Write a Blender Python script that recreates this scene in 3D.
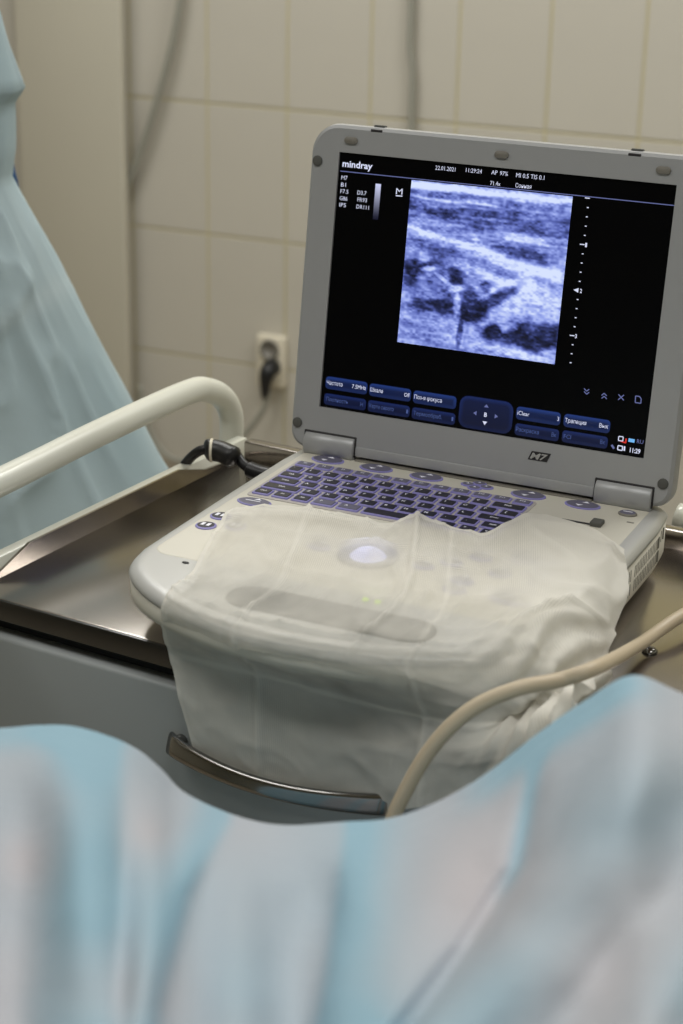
import bpy, bmesh, math, random
import numpy as np
from mathutils import Matrix, Vector

# ------------------------------------------------------------------ scene
for o in list(bpy.data.objects):
    bpy.data.objects.remove(o, do_unlink=True)
S = bpy.context.scene
COL = S.collection
Z0 = 0.958                                   # machine origin (bottom middle of the screen) above the floor
CAM = np.array([0.525, -1.4122, 0.4897 + Z0])
YAW, PITCH, ROLL, FPX = -0.4331, 0.3614, 0.0213, 1800.0

def cam_basis(yaw, pitch, roll):
    f = np.array([math.sin(yaw) * math.cos(pitch), math.cos(yaw) * math.cos(pitch), -math.sin(pitch)])
    r = np.cross(f, [0, 0, 1]); r /= np.linalg.norm(r)
    u = np.cross(r, f)
    c, s = math.cos(roll), math.sin(roll)
    return np.array([r * c + u * s, -r * s + u * c, f])
RB = cam_basis(YAW, PITCH, ROLL)

cd = bpy.data.cameras.new('camera')
cam = bpy.data.objects.new('camera', cd); COL.objects.link(cam)
cd.sensor_fit = 'VERTICAL'; cd.sensor_height = 36.0; cd.sensor_width = 24.0
cd.lens = 36.0 * FPX / 1024.0
cd.clip_start = 0.05
M = Matrix.Identity(4)
for i in range(3):
    M[i][0] = RB[0][i]; M[i][1] = RB[1][i]; M[i][2] = -RB[2][i]; M[i][3] = CAM[i]
cam.matrix_world = M
cd.dof.use_dof = True
cd.dof.focus_distance = 1.52
cd.dof.aperture_fstop = 6.5
S.camera = cam

w = bpy.data.worlds.new('world'); S.world = w; w.use_nodes = True
bg = w.node_tree.nodes['Background']
bg.inputs[0].default_value = (1.0, 0.98, 0.94, 1); bg.inputs[1].default_value = 0.10

def area(name, loc, target, size, power, color):
    d = bpy.data.lights.new(name, 'AREA'); d.shape = 'RECTANGLE'; d.size, d.size_y = size
    d.energy = power; d.color = color
    o = bpy.data.objects.new(name, d); COL.objects.link(o); o.location = loc
    o.rotation_euler = (Vector(target) - Vector(loc)).to_track_quat('-Z', 'Y').to_euler()
    return o
for lx, ly, pw in ((-1.3, 1.1, 28), (0.5, 1.1, 28), (-1.3, -1.0, 14), (0.7, -1.0, 14)):
    area('ceiling_lamp', (lx, ly, 2.66), (lx, ly + 0.001, 0), (1.2, 0.6), pw, (1.0, 0.995, 0.965))

S.view_settings.view_transform = 'Standard'
S.view_settings.look = 'None'
S.view_settings.gamma = 1.0
S.view_settings.use_curve_mapping = False
S.view_settings.exposure = 0.0

# ------------------------------------------------------------------ pixel helpers (photo 683 x 1024)
def ray(x, y):
    return np.array([(x - 341.5) / FPX, -(y - 512) / FPX, 1.0]) @ RB
def on_plane(x, y, n, d0):
    d = ray(x, y); n = np.asarray(n, float)
    return CAM + (d0 - n @ CAM) / (n @ d) * d
def on_z(x, y, z):                 # z in machine coordinates
    return on_plane(x, y, (0, 0, 1), z + Z0)
def at_depth(x, y, dep):
    return CAM + ray(x, y) * dep
TILT = 0.1426
def lid_uv(x, y):
    n = np.array([0, math.cos(TILT), -math.sin(TILT)])
    q = on_plane(x, y, n, n[2] * Z0)
    return np.array([q[0], (q[2] - Z0) / math.cos(TILT)])
TA = math.radians(-4.8)            # the trolley stands turned against the machine
TEX = np.array([math.cos(TA), math.sin(TA)]); TEY = np.array([-math.sin(TA), math.cos(TA)])
def T(tx, ty, z):                  # trolley coordinates -> world
    q = TEX * tx + TEY * ty
    return np.array([q[0], q[1], z + Z0])
def on_ty(x, y, ty):
    return on_plane(x, y, (TEY[0], TEY[1], 0), ty)
def on_tx(x, y, tx):
    return on_plane(x, y, (TEX[0], TEX[1], 0), tx)

# ------------------------------------------------------------------ materials
def srgb(r, g, b):
    f = lambda c: c / 12.92 if c <= 0.04045 else ((c + 0.055) / 1.055) ** 2.4
    return (f(r / 255), f(g / 255), f(b / 255), 1)
def mat(name, col, rough=0.5, metal=0.0, noise=0.0, scale=30, bump=0.0, emit=None, estr=0.0, coat=0.0, stretch=None, spec=None):
    m = bpy.data.materials.new(name); m.use_nodes = True
    nt = m.node_tree; p = nt.nodes['Principled BSDF']
    p.inputs['Roughness'].default_value = rough; p.inputs['Metallic'].default_value = metal
    p.inputs['Base Color'].default_value = col
    p.inputs['Coat Weight'].default_value = coat
    if spec is not None: p.inputs['Specular IOR Level'].default_value = spec
    if emit: p.inputs['Emission Color'].default_value = emit; p.inputs['Emission Strength'].default_value = estr
    if noise or bump:
        tc = nt.nodes.new('ShaderNodeTexCoord'); mp = nt.nodes.new('ShaderNodeMapping')
        nz = nt.nodes.new('ShaderNodeTexNoise'); nz.inputs['Scale'].default_value = scale; nz.inputs['Detail'].default_value = 4
        nt.links.new(tc.outputs['Object'], mp.inputs[0]); nt.links.new(mp.outputs[0], nz.inputs['Vector'])
        if stretch: mp.inputs['Scale'].default_value = stretch
        if noise:
            r = nt.nodes.new('ShaderNodeMix'); r.data_type = 'RGBA'
            r.inputs[6].default_value = tuple(c * (1 - noise) for c in col[:3]) + (1,)
            r.inputs[7].default_value = tuple(min(1, c * (1 + noise)) for c in col[:3]) + (1,)
            nt.links.new(nz.outputs['Fac'], r.inputs[0]); nt.links.new(r.outputs[2], p.inputs['Base Color'])
        if bump:
            b = nt.nodes.new('ShaderNodeBump'); b.inputs['Strength'].default_value = bump; b.inputs['Distance'].default_value = 0.002
            nt.links.new(nz.outputs['Fac'], b.inputs['Height']); nt.links.new(b.outputs[0], p.inputs['Normal'])
    return m
def glow(name, col, strength):
    m = bpy.data.materials.new(name); m.use_nodes = True
    p = m.node_tree.nodes['Principled BSDF']
    p.inputs['Base Color'].default_value = (0, 0, 0, 1); p.inputs['Roughness'].default_value = 0.35
    p.inputs['Specular IOR Level'].default_value = 0.2
    p.inputs['Emission Color'].default_value = col; p.inputs['Emission Strength'].default_value = strength
    return m

MT = dict(
    tile=mat('tile', srgb(201, 196, 184), 0.35, noise=0.03, scale=6),
    grout=mat('grout', srgb(203, 194, 156), 0.9, noise=0.05),
    column=mat('column_paint', srgb(201, 196, 180), 0.5, noise=0.02, scale=4),
    sidewall=mat('side_wall_paint', srgb(150, 152, 142), 0.6),
    ceil=mat('ceiling_paint', srgb(225, 222, 212), 0.8),
    floor=mat('floor', srgb(150, 140, 122), 0.5, noise=0.1, scale=8),
    steel=mat('steel', srgb(168, 162, 156), 0.20, 1.0, noise=0.05, scale=9),
    steel_dark=mat('steel_edge_shaded', srgb(92, 92, 93), 0.25, 1.0, noise=0.05),  # tray steel darkened: the front lip's shaded reflection is put into the colour
    chrome=mat('chrome', srgb(150, 148, 146), 0.12, 1.0),
    grey=mat('grey_paint', srgb(162, 166, 166), 0.45, noise=0.02, scale=3),
    black=mat('black_gap', srgb(22, 22, 22), 0.7),
    white=mat('white_enamel', srgb(224, 224, 212), 0.28, coat=0.3),
    silver=mat('silver_plastic', srgb(174, 175, 177), 0.42, 0.25, noise=0.02, scale=60),
    silver_l=mat('pale_silver_plastic', srgb(192, 192, 189), 0.38, 0.2, noise=0.02, scale=60),
    cream=mat('cream_plastic', srgb(213, 209, 196), 0.5, noise=0.015, scale=40),
    rubber=mat('rubber', srgb(88, 88, 84), 0.8),
    dark=mat('dark_plastic', srgb(42, 40, 42), 0.5),
    latch=mat('latch', srgb(128, 124, 116), 0.4),
    key=mat('key_cap', srgb(34, 32, 44), 0.45),
    keygrey=mat('grey_key_cap', srgb(104, 102, 122), 0.5),
    violet=mat('violet_light_guide', srgb(134, 130, 178), 0.5, emit=srgb(110, 104, 200), estr=0.10),
    legend=mat('legend', srgb(225, 225, 230), 0.5, emit=(0.8, 0.8, 1, 1), estr=0.15),
    beige=mat('beige_cable', srgb(196, 180, 154), 0.45, noise=0.03),
    greycable=mat('grey_cable', srgb(154, 153, 142), 0.6),
    blackcable=mat('black_cable', srgb(20, 20, 22), 0.4),
    socket=mat('socket_plastic', srgb(226, 218, 198), 0.4),
    navy=mat('navy_cloth', srgb(38, 72, 112), 0.9),
    glass=mat('screen_glass', srgb(4, 4, 6), 0.3, spec=0.12),
    t_white=glow('screen_white', srgb(225, 230, 255), 0.9),
    t_dim=glow('screen_dim', srgb(96, 116, 180), 0.6),
    t_line=glow('screen_line', srgb(140, 150, 215), 0.5),
    t_red=glow('screen_red', srgb(230, 60, 50), 0.8),
    t_blue=glow('screen_cyan', srgb(120, 190, 250), 0.9),
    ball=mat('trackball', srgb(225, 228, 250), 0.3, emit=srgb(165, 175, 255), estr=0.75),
    led=glow('green_led', srgb(190, 225, 60), 1.0),
)
def key_gradient(name, c0, c1, k):
    # backlit soft key picture: lighter along its upper rim, as printed on the screen
    m = bpy.data.materials.new(name); m.use_nodes = True; nt = m.node_tree; p = nt.nodes['Principled BSDF']
    p.inputs['Base Color'].default_value = (0, 0, 0, 1); p.inputs['Roughness'].default_value = 0.35
    a = nt.nodes.new('ShaderNodeVertexColor'); a.layer_name = 'g'
    r = nt.nodes.new('ShaderNodeMix'); r.data_type = 'RGBA'; r.inputs[6].default_value = c0; r.inputs[7].default_value = c1
    nt.links.new(a.outputs['Color'], r.inputs[0]); nt.links.new(r.outputs[2], p.inputs['Emission Color'])
    p.inputs['Emission Strength'].default_value = k
    return m
MT['soft'] = key_gradient('soft_key', srgb(8, 14, 48), srgb(44, 78, 165), 0.48)
MT['soft_dim'] = key_gradient('soft_key_dim', srgb(8, 14, 48), srgb(34, 60, 140), 0.38)
MT['bar'] = key_gradient('grey_scale_bar', srgb(10, 12, 40), srgb(215, 220, 255), 0.9)

def cloth_mat(name, c_a, c_b, transl=0.3, bump=0.15, scale=60):
    # nonwoven sheet: colour from how many layers lie there (attribute), plus fine fibre relief
    m = bpy.data.materials.new(name); m.use_nodes = True; nt = m.node_tree; nt.nodes.clear()
    out = nt.nodes.new('ShaderNodeOutputMaterial')
    at = nt.nodes.new('ShaderNodeVertexColor'); at.layer_name = 'tint'
    mx = nt.nodes.new('ShaderNodeMix'); mx.data_type = 'RGBA'; mx.inputs[6].default_value = c_a; mx.inputs[7].default_value = c_b
    nt.links.new(at.outputs['Color'], mx.inputs[0])
    tc = nt.nodes.new('ShaderNodeTexCoord'); nz = nt.nodes.new('ShaderNodeTexNoise'); nz.inputs['Scale'].default_value = scale; nz.inputs['Detail'].default_value = 5
    nt.links.new(tc.outputs['Object'], nz.inputs['Vector'])
    b = nt.nodes.new('ShaderNodeBump'); b.inputs['Strength'].default_value = bump; b.inputs['Distance'].default_value = 0.004
    nt.links.new(nz.outputs['Fac'], b.inputs['Height'])
    p = nt.nodes.new('ShaderNodeBsdfPrincipled'); p.inputs['Roughness'].default_value = 0.75; p.inputs['Specular IOR Level'].default_value = 0.25
    tr = nt.nodes.new('ShaderNodeBsdfTranslucent')
    ms = nt.nodes.new('ShaderNodeMixShader'); ms.inputs[0].default_value = transl
    nt.links.new(mx.outputs[2], p.inputs['Base Color']); nt.links.new(mx.outputs[2], tr.inputs[0])
    nt.links.new(b.outputs[0], p.inputs['Normal'])
    nt.links.new(p.outputs[0], ms.inputs[1]); nt.links.new(tr.outputs[0], ms.inputs[2]); nt.links.new(ms.outputs[0], out.inputs[0])
    return m
MT['drape'] = cloth_mat('patient_drape', srgb(201, 190, 192), srgb(152, 186, 203), 0.12, 0.25, 45)
MT['sheet'] = cloth_mat('blue_sheet', srgb(164, 187, 196), srgb(196, 211, 216), 0.12, 0.2, 25)

def gauze_mat(name, alpha):
    m = bpy.data.materials.new(name); m.use_nodes = True; nt = m.node_tree; nt.nodes.clear()
    N, L = nt.nodes.new, nt.links.new
    out = N('ShaderNodeOutputMaterial'); uv = N('ShaderNodeUVMap'); uv.uv_map = 'uv'
    fac = None
    for ax, sc in (('X', 205.0), ('Y', 235.0)):
        wv = N('ShaderNodeTexWave'); wv.bands_direction = ax; wv.inputs['Scale'].default_value = sc
        wv.inputs['Distortion'].default_value = 1.2; wv.inputs['Detail'].default_value = 2; wv.inputs['Detail Scale'].default_value = 0.4
        L(uv.outputs[0], wv.inputs['Vector'])
        if fac is None: fac = wv.outputs['Fac']
        else:
            mm = N('ShaderNodeMath'); mm.operation = 'ADD'; L(fac, mm.inputs[0]); L(wv.outputs['Fac'], mm.inputs[1]); fac = mm.outputs[0]
    nz = N('ShaderNodeTexNoise'); nz.inputs['Scale'].default_value = 28; nz.inputs['Detail'].default_value = 4; L(uv.outputs[0], nz.inputs['Vector'])
    a = N('ShaderNodeMath'); a.operation = 'MULTIPLY_ADD'; L(fac, a.inputs[0]); a.inputs[1].default_value = 0.15; a.inputs[2].default_value = alpha - 0.24
    b = N('ShaderNodeMath'); b.operation = 'MULTIPLY_ADD'; L(nz.outputs['Fac'], b.inputs[0]); b.inputs[1].default_value = 0.30; L(a.outputs[0], b.inputs[2])
    at = N('ShaderNodeVertexColor'); at.layer_name = 'tint'
    c = N('ShaderNodeMath'); c.operation = 'MULTIPLY_ADD'; L(at.outputs['Color'], c.inputs[0]); c.inputs[1].default_value = 0.70; L(b.outputs[0], c.inputs[2]); c.use_clamp = True
    df = N('ShaderNodeBsdfDiffuse'); df.inputs[0].default_value = srgb(238, 235, 226)
    tl = N('ShaderNodeBsdfTranslucent'); tl.inputs[0].default_value = srgb(238, 235, 226)
    tp = N('ShaderNodeBsdfTransparent')
    s1 = N('ShaderNodeMixShader'); s1.inputs[0].default_value = 0.3; L(df.outputs[0], s1.inputs[1]); L(tl.outputs[0], s1.inputs[2])
    s2 = N('ShaderNodeMixShader'); L(c.outputs[0], s2.inputs[0]); L(tp.outputs[0], s2.inputs[1]); L(s1.outputs[0], s2.inputs[2])
    bp = N('ShaderNodeBump'); bp.inputs['Strength'].default_value = 0.6; bp.inputs['Distance'].default_value = 0.002; L(nz.outputs['Fac'], bp.inputs['Height'])
    L(bp.outputs[0], df.inputs['Normal'])
    L(s2.outputs[0], out.inputs[0])
    return m
MT['gauze'] = gauze_mat('gauze', 0.40)

# ------------------------------------------------------------------ builders
def tag(o, label, cat, group=None):
    o['label'] = label; o['category'] = cat
    if group: o['group'] = group
    return o
def thing(name, loc, label, cat, group=None):
    o = bpy.data.objects.new(name, None); o.empty_display_size = 0.05
    COL.objects.link(o); o.location = loc
    return tag(o, label, cat, group)
def wloc(o):
    v = Vector((0, 0, 0))
    while o is not None:
        v = v + o.location; o = o.parent
    return np.array(v)
def link(name, me, parent=None, loc=None):
    o = bpy.data.objects.new(name, me); COL.objects.link(o)
    if parent is not None: o.parent = parent
    if loc is not None: o.location = loc
    return o
def mesh(name, verts, faces, mats, parent=None, smooth=False, idx=None):
    """verts in world coordinates"""
    v = np.asarray(verts, float)
    if parent is not None: v = v - wloc(parent)
    me = bpy.data.meshes.new(name)
    me.from_pydata(v.tolist(), [], [list(map(int, f)) for f in faces])
    for m in (mats if isinstance(mats, (list, tuple)) else [mats]): me.materials.append(m)
    if idx is not None: me.polygons.foreach_set('material_index', np.asarray(idx, np.int32))
    if smooth: me.polygons.foreach_set('use_smooth', np.ones(len(me.polygons), bool))
    me.update()
    return link(name, me, parent)
def from_bm(name, bm, mats, parent=None, smooth=False, fn=None, angle=None):
    bmesh.ops.recalc_face_normals(bm, faces=bm.faces[:])
    if fn:
        for v in bm.verts: v.co = Vector(fn(*v.co))
    if parent is not None:
        off = Vector(wloc(parent))
        for v in bm.verts: v.co -= off
    me = bpy.data.meshes.new(name); bm.to_mesh(me); bm.free()
    for m in (mats if isinstance(mats, (list, tuple)) else [mats]): me.materials.append(m)
    if smooth:
        me.polygons.foreach_set('use_smooth', np.ones(len(me.polygons), bool))
        if angle: me.set_sharp_from_angle(angle=math.radians(angle))
    return link(name, me, parent)
def box_bm(x0, x1, y0, y1, z0, z1, bev=0.0, seg=2, bm=None):
    b = bmesh.new()
    bmesh.ops.create_cube(b, size=1)
    for v in b.verts:
        v.co = Vector(((x0 + x1) / 2 + v.co.x * (x1 - x0), (y0 + y1) / 2 + v.co.y * (y1 - y0), (z0 + z1) / 2 + v.co.z * (z1 - z0)))
    if bev: bmesh.ops.bevel(b, geom=b.edges[:], offset=bev, segments=seg, affect='EDGES', profile=0.5)
    return b
def rrect(x0, x1, y0, y1, r, n=5):
    rs = r if isinstance(r, (list, tuple)) else [r] * 4      # BL, BR, TR, TL
    pts = []
    for (cx, cy, a0), q in zip(((x0, y0, 180), (x1, y0, 270), (x1, y1, 0), (x0, y1, 90)), rs):
        cx = cx + q if cx == x0 else cx - q; cy = cy + q if cy == y0 else cy - q
        if q == 0: pts.append((cx, cy)); continue
        for k in range(n + 1):
            a = math.radians(a0 + 90 * k / n); pts.append((cx + q * math.cos(a), cy + q * math.sin(a)))
    return pts
def loft(loops, cap0=True, cap1=True):
    """loops: list of equally long lists of 3D points -> verts, faces"""
    n = len(loops[0]); V = [p for l in loops for p in l]; Fc = []
    for i in range(len(loops) - 1):
        for k in range(n):
            Fc.append((i * n + k, i * n + (k + 1) % n, (i + 1) * n + (k + 1) % n, (i + 1) * n + k))
    if cap0: Fc.append(tuple(range(n - 1, -1, -1)))
    if cap1: Fc.append(tuple((len(loops) - 1) * n + k for k in range(n)))
    return V, Fc
def scale_loop(pts, d):
    """inset an outline by d (approximately, along vertex normals)"""
    P = np.asarray(pts, float); n = np.roll(P, -1, 0) - np.roll(P, 1, 0)
    nn = np.stack([n[:, 1], -n[:, 0]], 1); nn /= np.linalg.norm(nn, axis=1, keepdims=True) + 1e-12
    return P - nn * d
def catmull(P, n=8):
    P = np.asarray(P, float); Q = np.vstack([2 * P[0] - P[1], P, 2 * P[-1] - P[-2]]); out = []
    for i in range(1, len(Q) - 2):
        for k in range(n):
            t = k / n; a, b, c, d = Q[i - 1:i + 3]
            out.append(0.5 * (2 * b + (c - a) * t + (2 * a - 5 * b + 4 * c - d) * t * t + (3 * b - a - 3 * c + d) * t ** 3))
    out.append(P[-1]); return np.array(out)
def tube_vf(P, r, n=14):
    P = np.asarray(P, float); rr = np.broadcast_to(np.asarray(r, float), (len(P),))
    t = np.gradient(P, axis=0); t /= np.linalg.norm(t, axis=1, keepdims=True)
    up = np.array([0, 0, 1.0]) if abs(t[0][2]) < 0.9 else np.array([1.0, 0, 0])
    loops = []; u = np.cross(t[0], up); u /= np.linalg.norm(u)
    for i in range(len(P)):
        u = u - t[i] * (u @ t[i]); u /= np.linalg.norm(u); v = np.cross(t[i], u)
        loops.append([P[i] + rr[i] * (math.cos(a) * u + math.sin(a) * v) for a in np.linspace(0, 2 * math.pi, n, endpoint=False)])
    return loft(loops)
def tube(name, P, r, m, parent=None, n=14):
    V, Fc = tube_vf(P, r, n)
    return mesh(name, V, Fc, m, parent, smooth=True)
def join_vf(parts):
    V = []; Fc = []; I = []
    for v, f, mi in parts:
        o = len(V); V += [tuple(p) for p in v]; Fc += [tuple(a + o for a in q) for q in f]; I += [mi] * len(f)
    return V, Fc, I
rng = np.random.default_rng(7)
def vnoise(x, y, seed=0):
    """smooth value noise on arrays"""
    xi = np.floor(x).astype(int); yi = np.floor(y).astype(int); fx = x - xi; fy = y - yi
    h = lambda a, b: np.modf(np.abs(np.sin(a * 127.1 + b * 311.7 + seed * 74.7) * 43758.5453))[0]
    sx = fx * fx * (3 - 2 * fx); sy = fy * fy * (3 - 2 * fy)
    return (h(xi, yi) * (1 - sx) + h(xi + 1, yi) * sx) * (1 - sy) + (h(xi, yi + 1) * (1 - sx) + h(xi + 1, yi + 1) * sx) * sy
def set_tint(o, vals, layer='tint'):
    a = o.data.color_attributes.new(layer, 'FLOAT_COLOR', 'POINT')
    v = np.clip(np.asarray(vals, float), 0, 1); c = np.stack([v, v, v, np.ones_like(v)], 1)
    a.data.foreach_set('color', c.ravel().astype(np.float32))
def grid_faces(nr, nc):
    return [(i * nc + j, i * nc + j + 1, (i + 1) * nc + j + 1, (i + 1) * nc + j) for i in range(nr - 1) for j in range(nc - 1)]
_text_cache = {}
def text_geo(s, bold=False):
    """flat letters, normalised: left edge 0, baseline 0, returns verts(2D), faces, width, cap height"""
    k = (s, bold)
    if k not in _text_cache:
        c = bpy.data.curves.new('t', 'FONT'); c.body = s; c.size = 1.0; c.resolution_u = 2
        if bold: c.offset = 0.022
        o = bpy.data.objects.new('t', c); COL.objects.link(o)
        me = bpy.data.meshes.new_from_object(o.evaluated_get(bpy.context.evaluated_depsgraph_get()))
        V = np.array([v.co[:2] for v in me.vertices]) if len(me.vertices) else np.zeros((0, 2))
        Fc = [tuple(p.vertices) for p in me.polygons]
        bpy.data.objects.remove(o); bpy.data.curves.remove(c); bpy.data.meshes.remove(me)
        if len(V): V[:, 0] -= V[:, 0].min()
        _text_cache[k] = (V, Fc)
    return _text_cache[k]

# ------------------------------------------------------------------ room
WA = math.radians(1.5); WN = np.array([-math.sin(WA), math.cos(WA), 0]); WE = np.array([math.cos(WA), math.sin(WA), 0]); WD = 2.25
def wall_pt(e, d, z): return WE * e + WN * d + np.array([0, 0, z])
def on_wall(x, y, d=0.0):                       # photo point on the plane d metres in front of the wall
    return on_plane(x, y, WN, WD - d)
wallf = lambda x, y, z: wall_pt(x, WD + y, z)
wall = from_bm('wall_back', box_bm(-3.6, 2.2, 0.0, 0.12, 0.0, 2.7), MT['grout'], fn=wallf); wall['kind'] = 'structure'
fl = from_bm('floor', box_bm(-3.6, 2.6, -3.2, 2.4, -0.1, 0.0), MT['floor']); fl['kind'] = 'structure'
for nm, b in (('wall_left', (-3.72, -3.6, -3.3, 2.6, 0.0, 2.7)), ('wall_right', (2.2, 2.32, -3.3, 2.6, 0.0, 2.7)), ('wall_front', (-3.6, 2.2, -3.3, -3.2, 0.0, 2.7)), ('ceiling', (-3.72, 2.32, -3.3, 2.6, 2.7, 2.8))):
    st = from_bm(nm, box_bm(*b), MT['ceil'] if nm == 'ceiling' else (MT['column'] if nm == 'wall_left' else MT['sidewall'])); st['kind'] = 'structure'
gx = np.mean([on_wall(x, 60) @ WE - k * 0.2 for k, x in enumerate((212, 288, 370, 456, 548, 645))])
gz = np.mean([on_wall(125, y)[2] + k * 0.3 for k, y in enumerate((97.5, 224, 345))])
tb = box_bm(-0.0972, 0.0972, -0.0012, 0.002, -0.1472, 0.1472, 0.0008, 1)
tme = bpy.data.meshes.new('tile'); tb.to_mesh(tme); tb.free(); tme.materials.append(MT['tile'])
for i in range(-6, 10):
    for j in range(-2, 4):
        zc = gz - 0.15 - j * 0.3 + 0.0
        if zc < 0.1: continue
        o = link('tile', tme, wall, wall_pt(gx + 0.1 + i * 0.2, WD - 0.0015, zc)); o.rotation_euler = (0, 0, WA)
cx0 = on_wall(17, 100, 0.075) @ WE; cx1 = on_wall(121.5, 100, 0.075) @ WE
colm = from_bm('trim_1', box_bm(cx0, cx1, -0.075, -0.050, 0.0, 2.7, 0.006, 3), MT['column'], fn=wallf, smooth=True, angle=40)
colm['kind'] = 'structure'

# wall cables
def wall_cable(name, px, d, r, label, m):
    P = catmull([on_wall(x, y, d) for x, y in px], 8)
    o = tube(name, P, r, m); return tag(o, label, 'cable')
wall_cable('wall_cable', [(186, -60), (180, 0), (172, 45), (160, 90), (143, 145), (123, 196), (108, 230)], 0.03, 0.0085,
           'thick grey cable sagging down the tiled wall beside the cream column', MT['greycable'])
wall_cable('wall_cable', [(411, -60), (411.5, 0), (410.5, 45), (412.5, 75), (411.5, 125), (411, 200), (411, 300), (412, 420), (412, 560)], 0.02, 0.0075,
           'grey cable running straight down the tiles behind the screen', MT['greycable'])
# socket and plug
sc = on_wall(275, 359); sl = thing('wall_socket', sc, 'white double wall socket with one black plug on the tiled wall', 'socket')
se = sc @ WE; sz = sc[2]
from_bm('socket_plate', box_bm(se - 0.036, se + 0.036, -0.028, -0.004, sz - 0.062, sz + 0.062, 0.006, 3), MT['socket'], sl, True, wallf, 40)
for dz in (0.03, -0.03):
    ring = [[wallf(se + rr * math.cos(a), yy, sz + dz + rr * math.sin(a)) for a in np.linspace(0, 2 * math.pi, 20, endpoint=False)] for rr, yy in ((0.024, -0.027), (0.024, -0.0345), (0.019, -0.0345), (0.018, -0.029))]
    V, Fc = loft(ring); mesh('outlet', V, Fc, MT['latch'] if dz > 0 else MT['socket'], sl, True)
pl = on_wall(270, 371, 0.05)
plug = thing('power_plug', pl, 'black power plug in the wall socket with a grey cord hanging from it', 'plug')
pe = pl @ WE; pz = pl[2]
Pp = [wallf(pe, -0.033, pz + 0.004), wallf(pe, -0.045, pz + 0.006), wallf(pe, -0.06, pz + 0.002), wallf(pe - 0.002, -0.068, pz - 0.015), wallf(pe - 0.004, -0.066, pz - 0.045), wallf(pe - 0.008, -0.062, pz - 0.062)]
tube('plug_body', catmull(Pp, 5), np.interp(np.linspace(0, 1, 26), [0, .25, .5, .75, 1], [.020, .021, .018, .012, .007]), MT['blackcable'], plug)
cpx = [(268.5, 391), (264, 408), (255, 422), (243, 436), (228, 449), (205, 458), (185, 461), (170, 457), (157, 444), (149, 428), (144, 410), (140, 385)]
tube('power_cord', catmull([on_wall(x, y, 0.06) for x, y in cpx], 6), 0.0065, MT['greycable'], plug)

# ------------------------------------------------------------------ trolley
TRZ = -0.098
tro = thing('trolley', T(0, -0.13, -Z0), 'steel topped grey trolley with drawer and white side rail under the machine', 'trolley')
Tf = lambda x, y, z: T(x, y, z)
def tpart(name, b, m, parent=tro, smooth=True): return from_bm(name, b, m, parent, smooth, Tf, 35)
TL_, TR_, TF_, TB_ = -0.288, 0.300, -0.335, 0.067
tpart('tray', box_bm(TL_ - 0.002, TR_ + 0.002, TF_, TB_ + 0.004, TRZ - 0.018, TRZ, 0.0016, 2), MT['steel'])
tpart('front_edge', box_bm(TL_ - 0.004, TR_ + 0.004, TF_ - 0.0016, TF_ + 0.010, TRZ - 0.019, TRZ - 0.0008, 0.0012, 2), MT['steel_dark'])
def flange(name, side):
    # upstand with chamfered ends, leaning slightly
    x = TL_ if side < 0 else TR_
    prof = [(TF_ + 0.012, 0.0), (TF_ + 0.030, 0.004), (-0.262, 0.0185), (-0.040, 0.0185), (0.004, 0.006), (0.062, 0.002), (0.062, 0.0)]
    l0 = [T(x + side * 0.0, y, TRZ + h) for y, h in prof]
    l1 = [T(x + side * 0.0025, y, TRZ + h) for y, h in prof]
    V, Fc = loft([l0, l1]); return mesh(name, V, Fc, MT['steel'], tro)
flange('side_flange', -1); flange('side_flange', 1)
bm = box_bm(TL_ + 0.002, TR_ - 0.002, TB_, TB_ + 0.014, TRZ - 0.001, TRZ + 0.018, 0.0025, 2); tpart('rear_flange', bm, MT['steel'])
for s in (-1, 1):
    xa, xb = (TL_ - 0.0155, TL_ - 0.003) if s < 0 else (TR_ + 0.003, TR_ + 0.0155)
    tpart('side_panel', box_bm(xa, xb, TF_ + 0.004, TB_ + 0.016, -0.80, TRZ + 0.0165, 0.002, 2), MT['white'])
tpart('body', box_bm(TL_, TR_, TF_ + 0.012, TB_ + 0.012, -0.80, TRZ - 0.019), MT['black'])
# drawers
def drawer(z1, z0):
    d = tpart('drawer', box_bm(TL_ - 0.002, TR_ + 0.002, TF_ - 0.004, TF_ + 0.016, z0, z1, 0.004, 3), MT['grey'])
    return d
dr1 = drawer(-0.1300, -0.335)
for z1, z0 in ((-0.343, -0.55), (-0.558, -0.795)): drawer(z1, z0)
hl = on_ty(166, 745, -0.352); hr = on_ty(386, 807, -0.352)
def bow_handle(parent, tx0, tx1, z0, z1):
    n = 28; loops = []
    for k in range(n + 1):
        t = k / n; s = math.sin(math.pi * t) ** 0.8 if 0 < t < 1 else 0
        x = tx0 + (tx1 - tx0) * t; y = TF_ - 0.012 - 0.018 * s; zc = z0 + (z1 - z0) * t - 0.004 * s
        hw = 0.0088 - 0.002 * s; th = 0.0040
        tilt = -0.35
        loop = []
        for a in np.linspace(0, 2 * math.pi, 14, endpoint=False):
            u, v = hw * math.copysign(abs(math.cos(a)) ** 0.6, math.cos(a)), th * math.copysign(abs(math.sin(a)) ** 0.6, math.sin(a))
            loop.append(T(x, y - v * math.cos(tilt) + u * -math.sin(tilt), zc + u * math.cos(tilt) - v * math.sin(tilt)))
        loops.append(loop)
    V, Fc = loft(loops); h = mesh('handle', V, Fc, MT['chrome'], parent, True)
    for xx, zz in ((tx0 + 0.006, z0), (tx1 - 0.006, z1)):
        P = [T(xx, TF_ - 0.002, zz), T(xx, TF_ - 0.012, zz)]
        V, Fc = tube_vf(P, 0.0055, 12); mesh('handle_post', V, Fc, MT['chrome'], parent, True)
tx_l = (hl[:2] @ TEX); tx_r = (hr[:2] @ TEX)
bow_handle(dr1, tx_l, tx_r, hl[2] - Z0, hr[2] - Z0)
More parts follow.
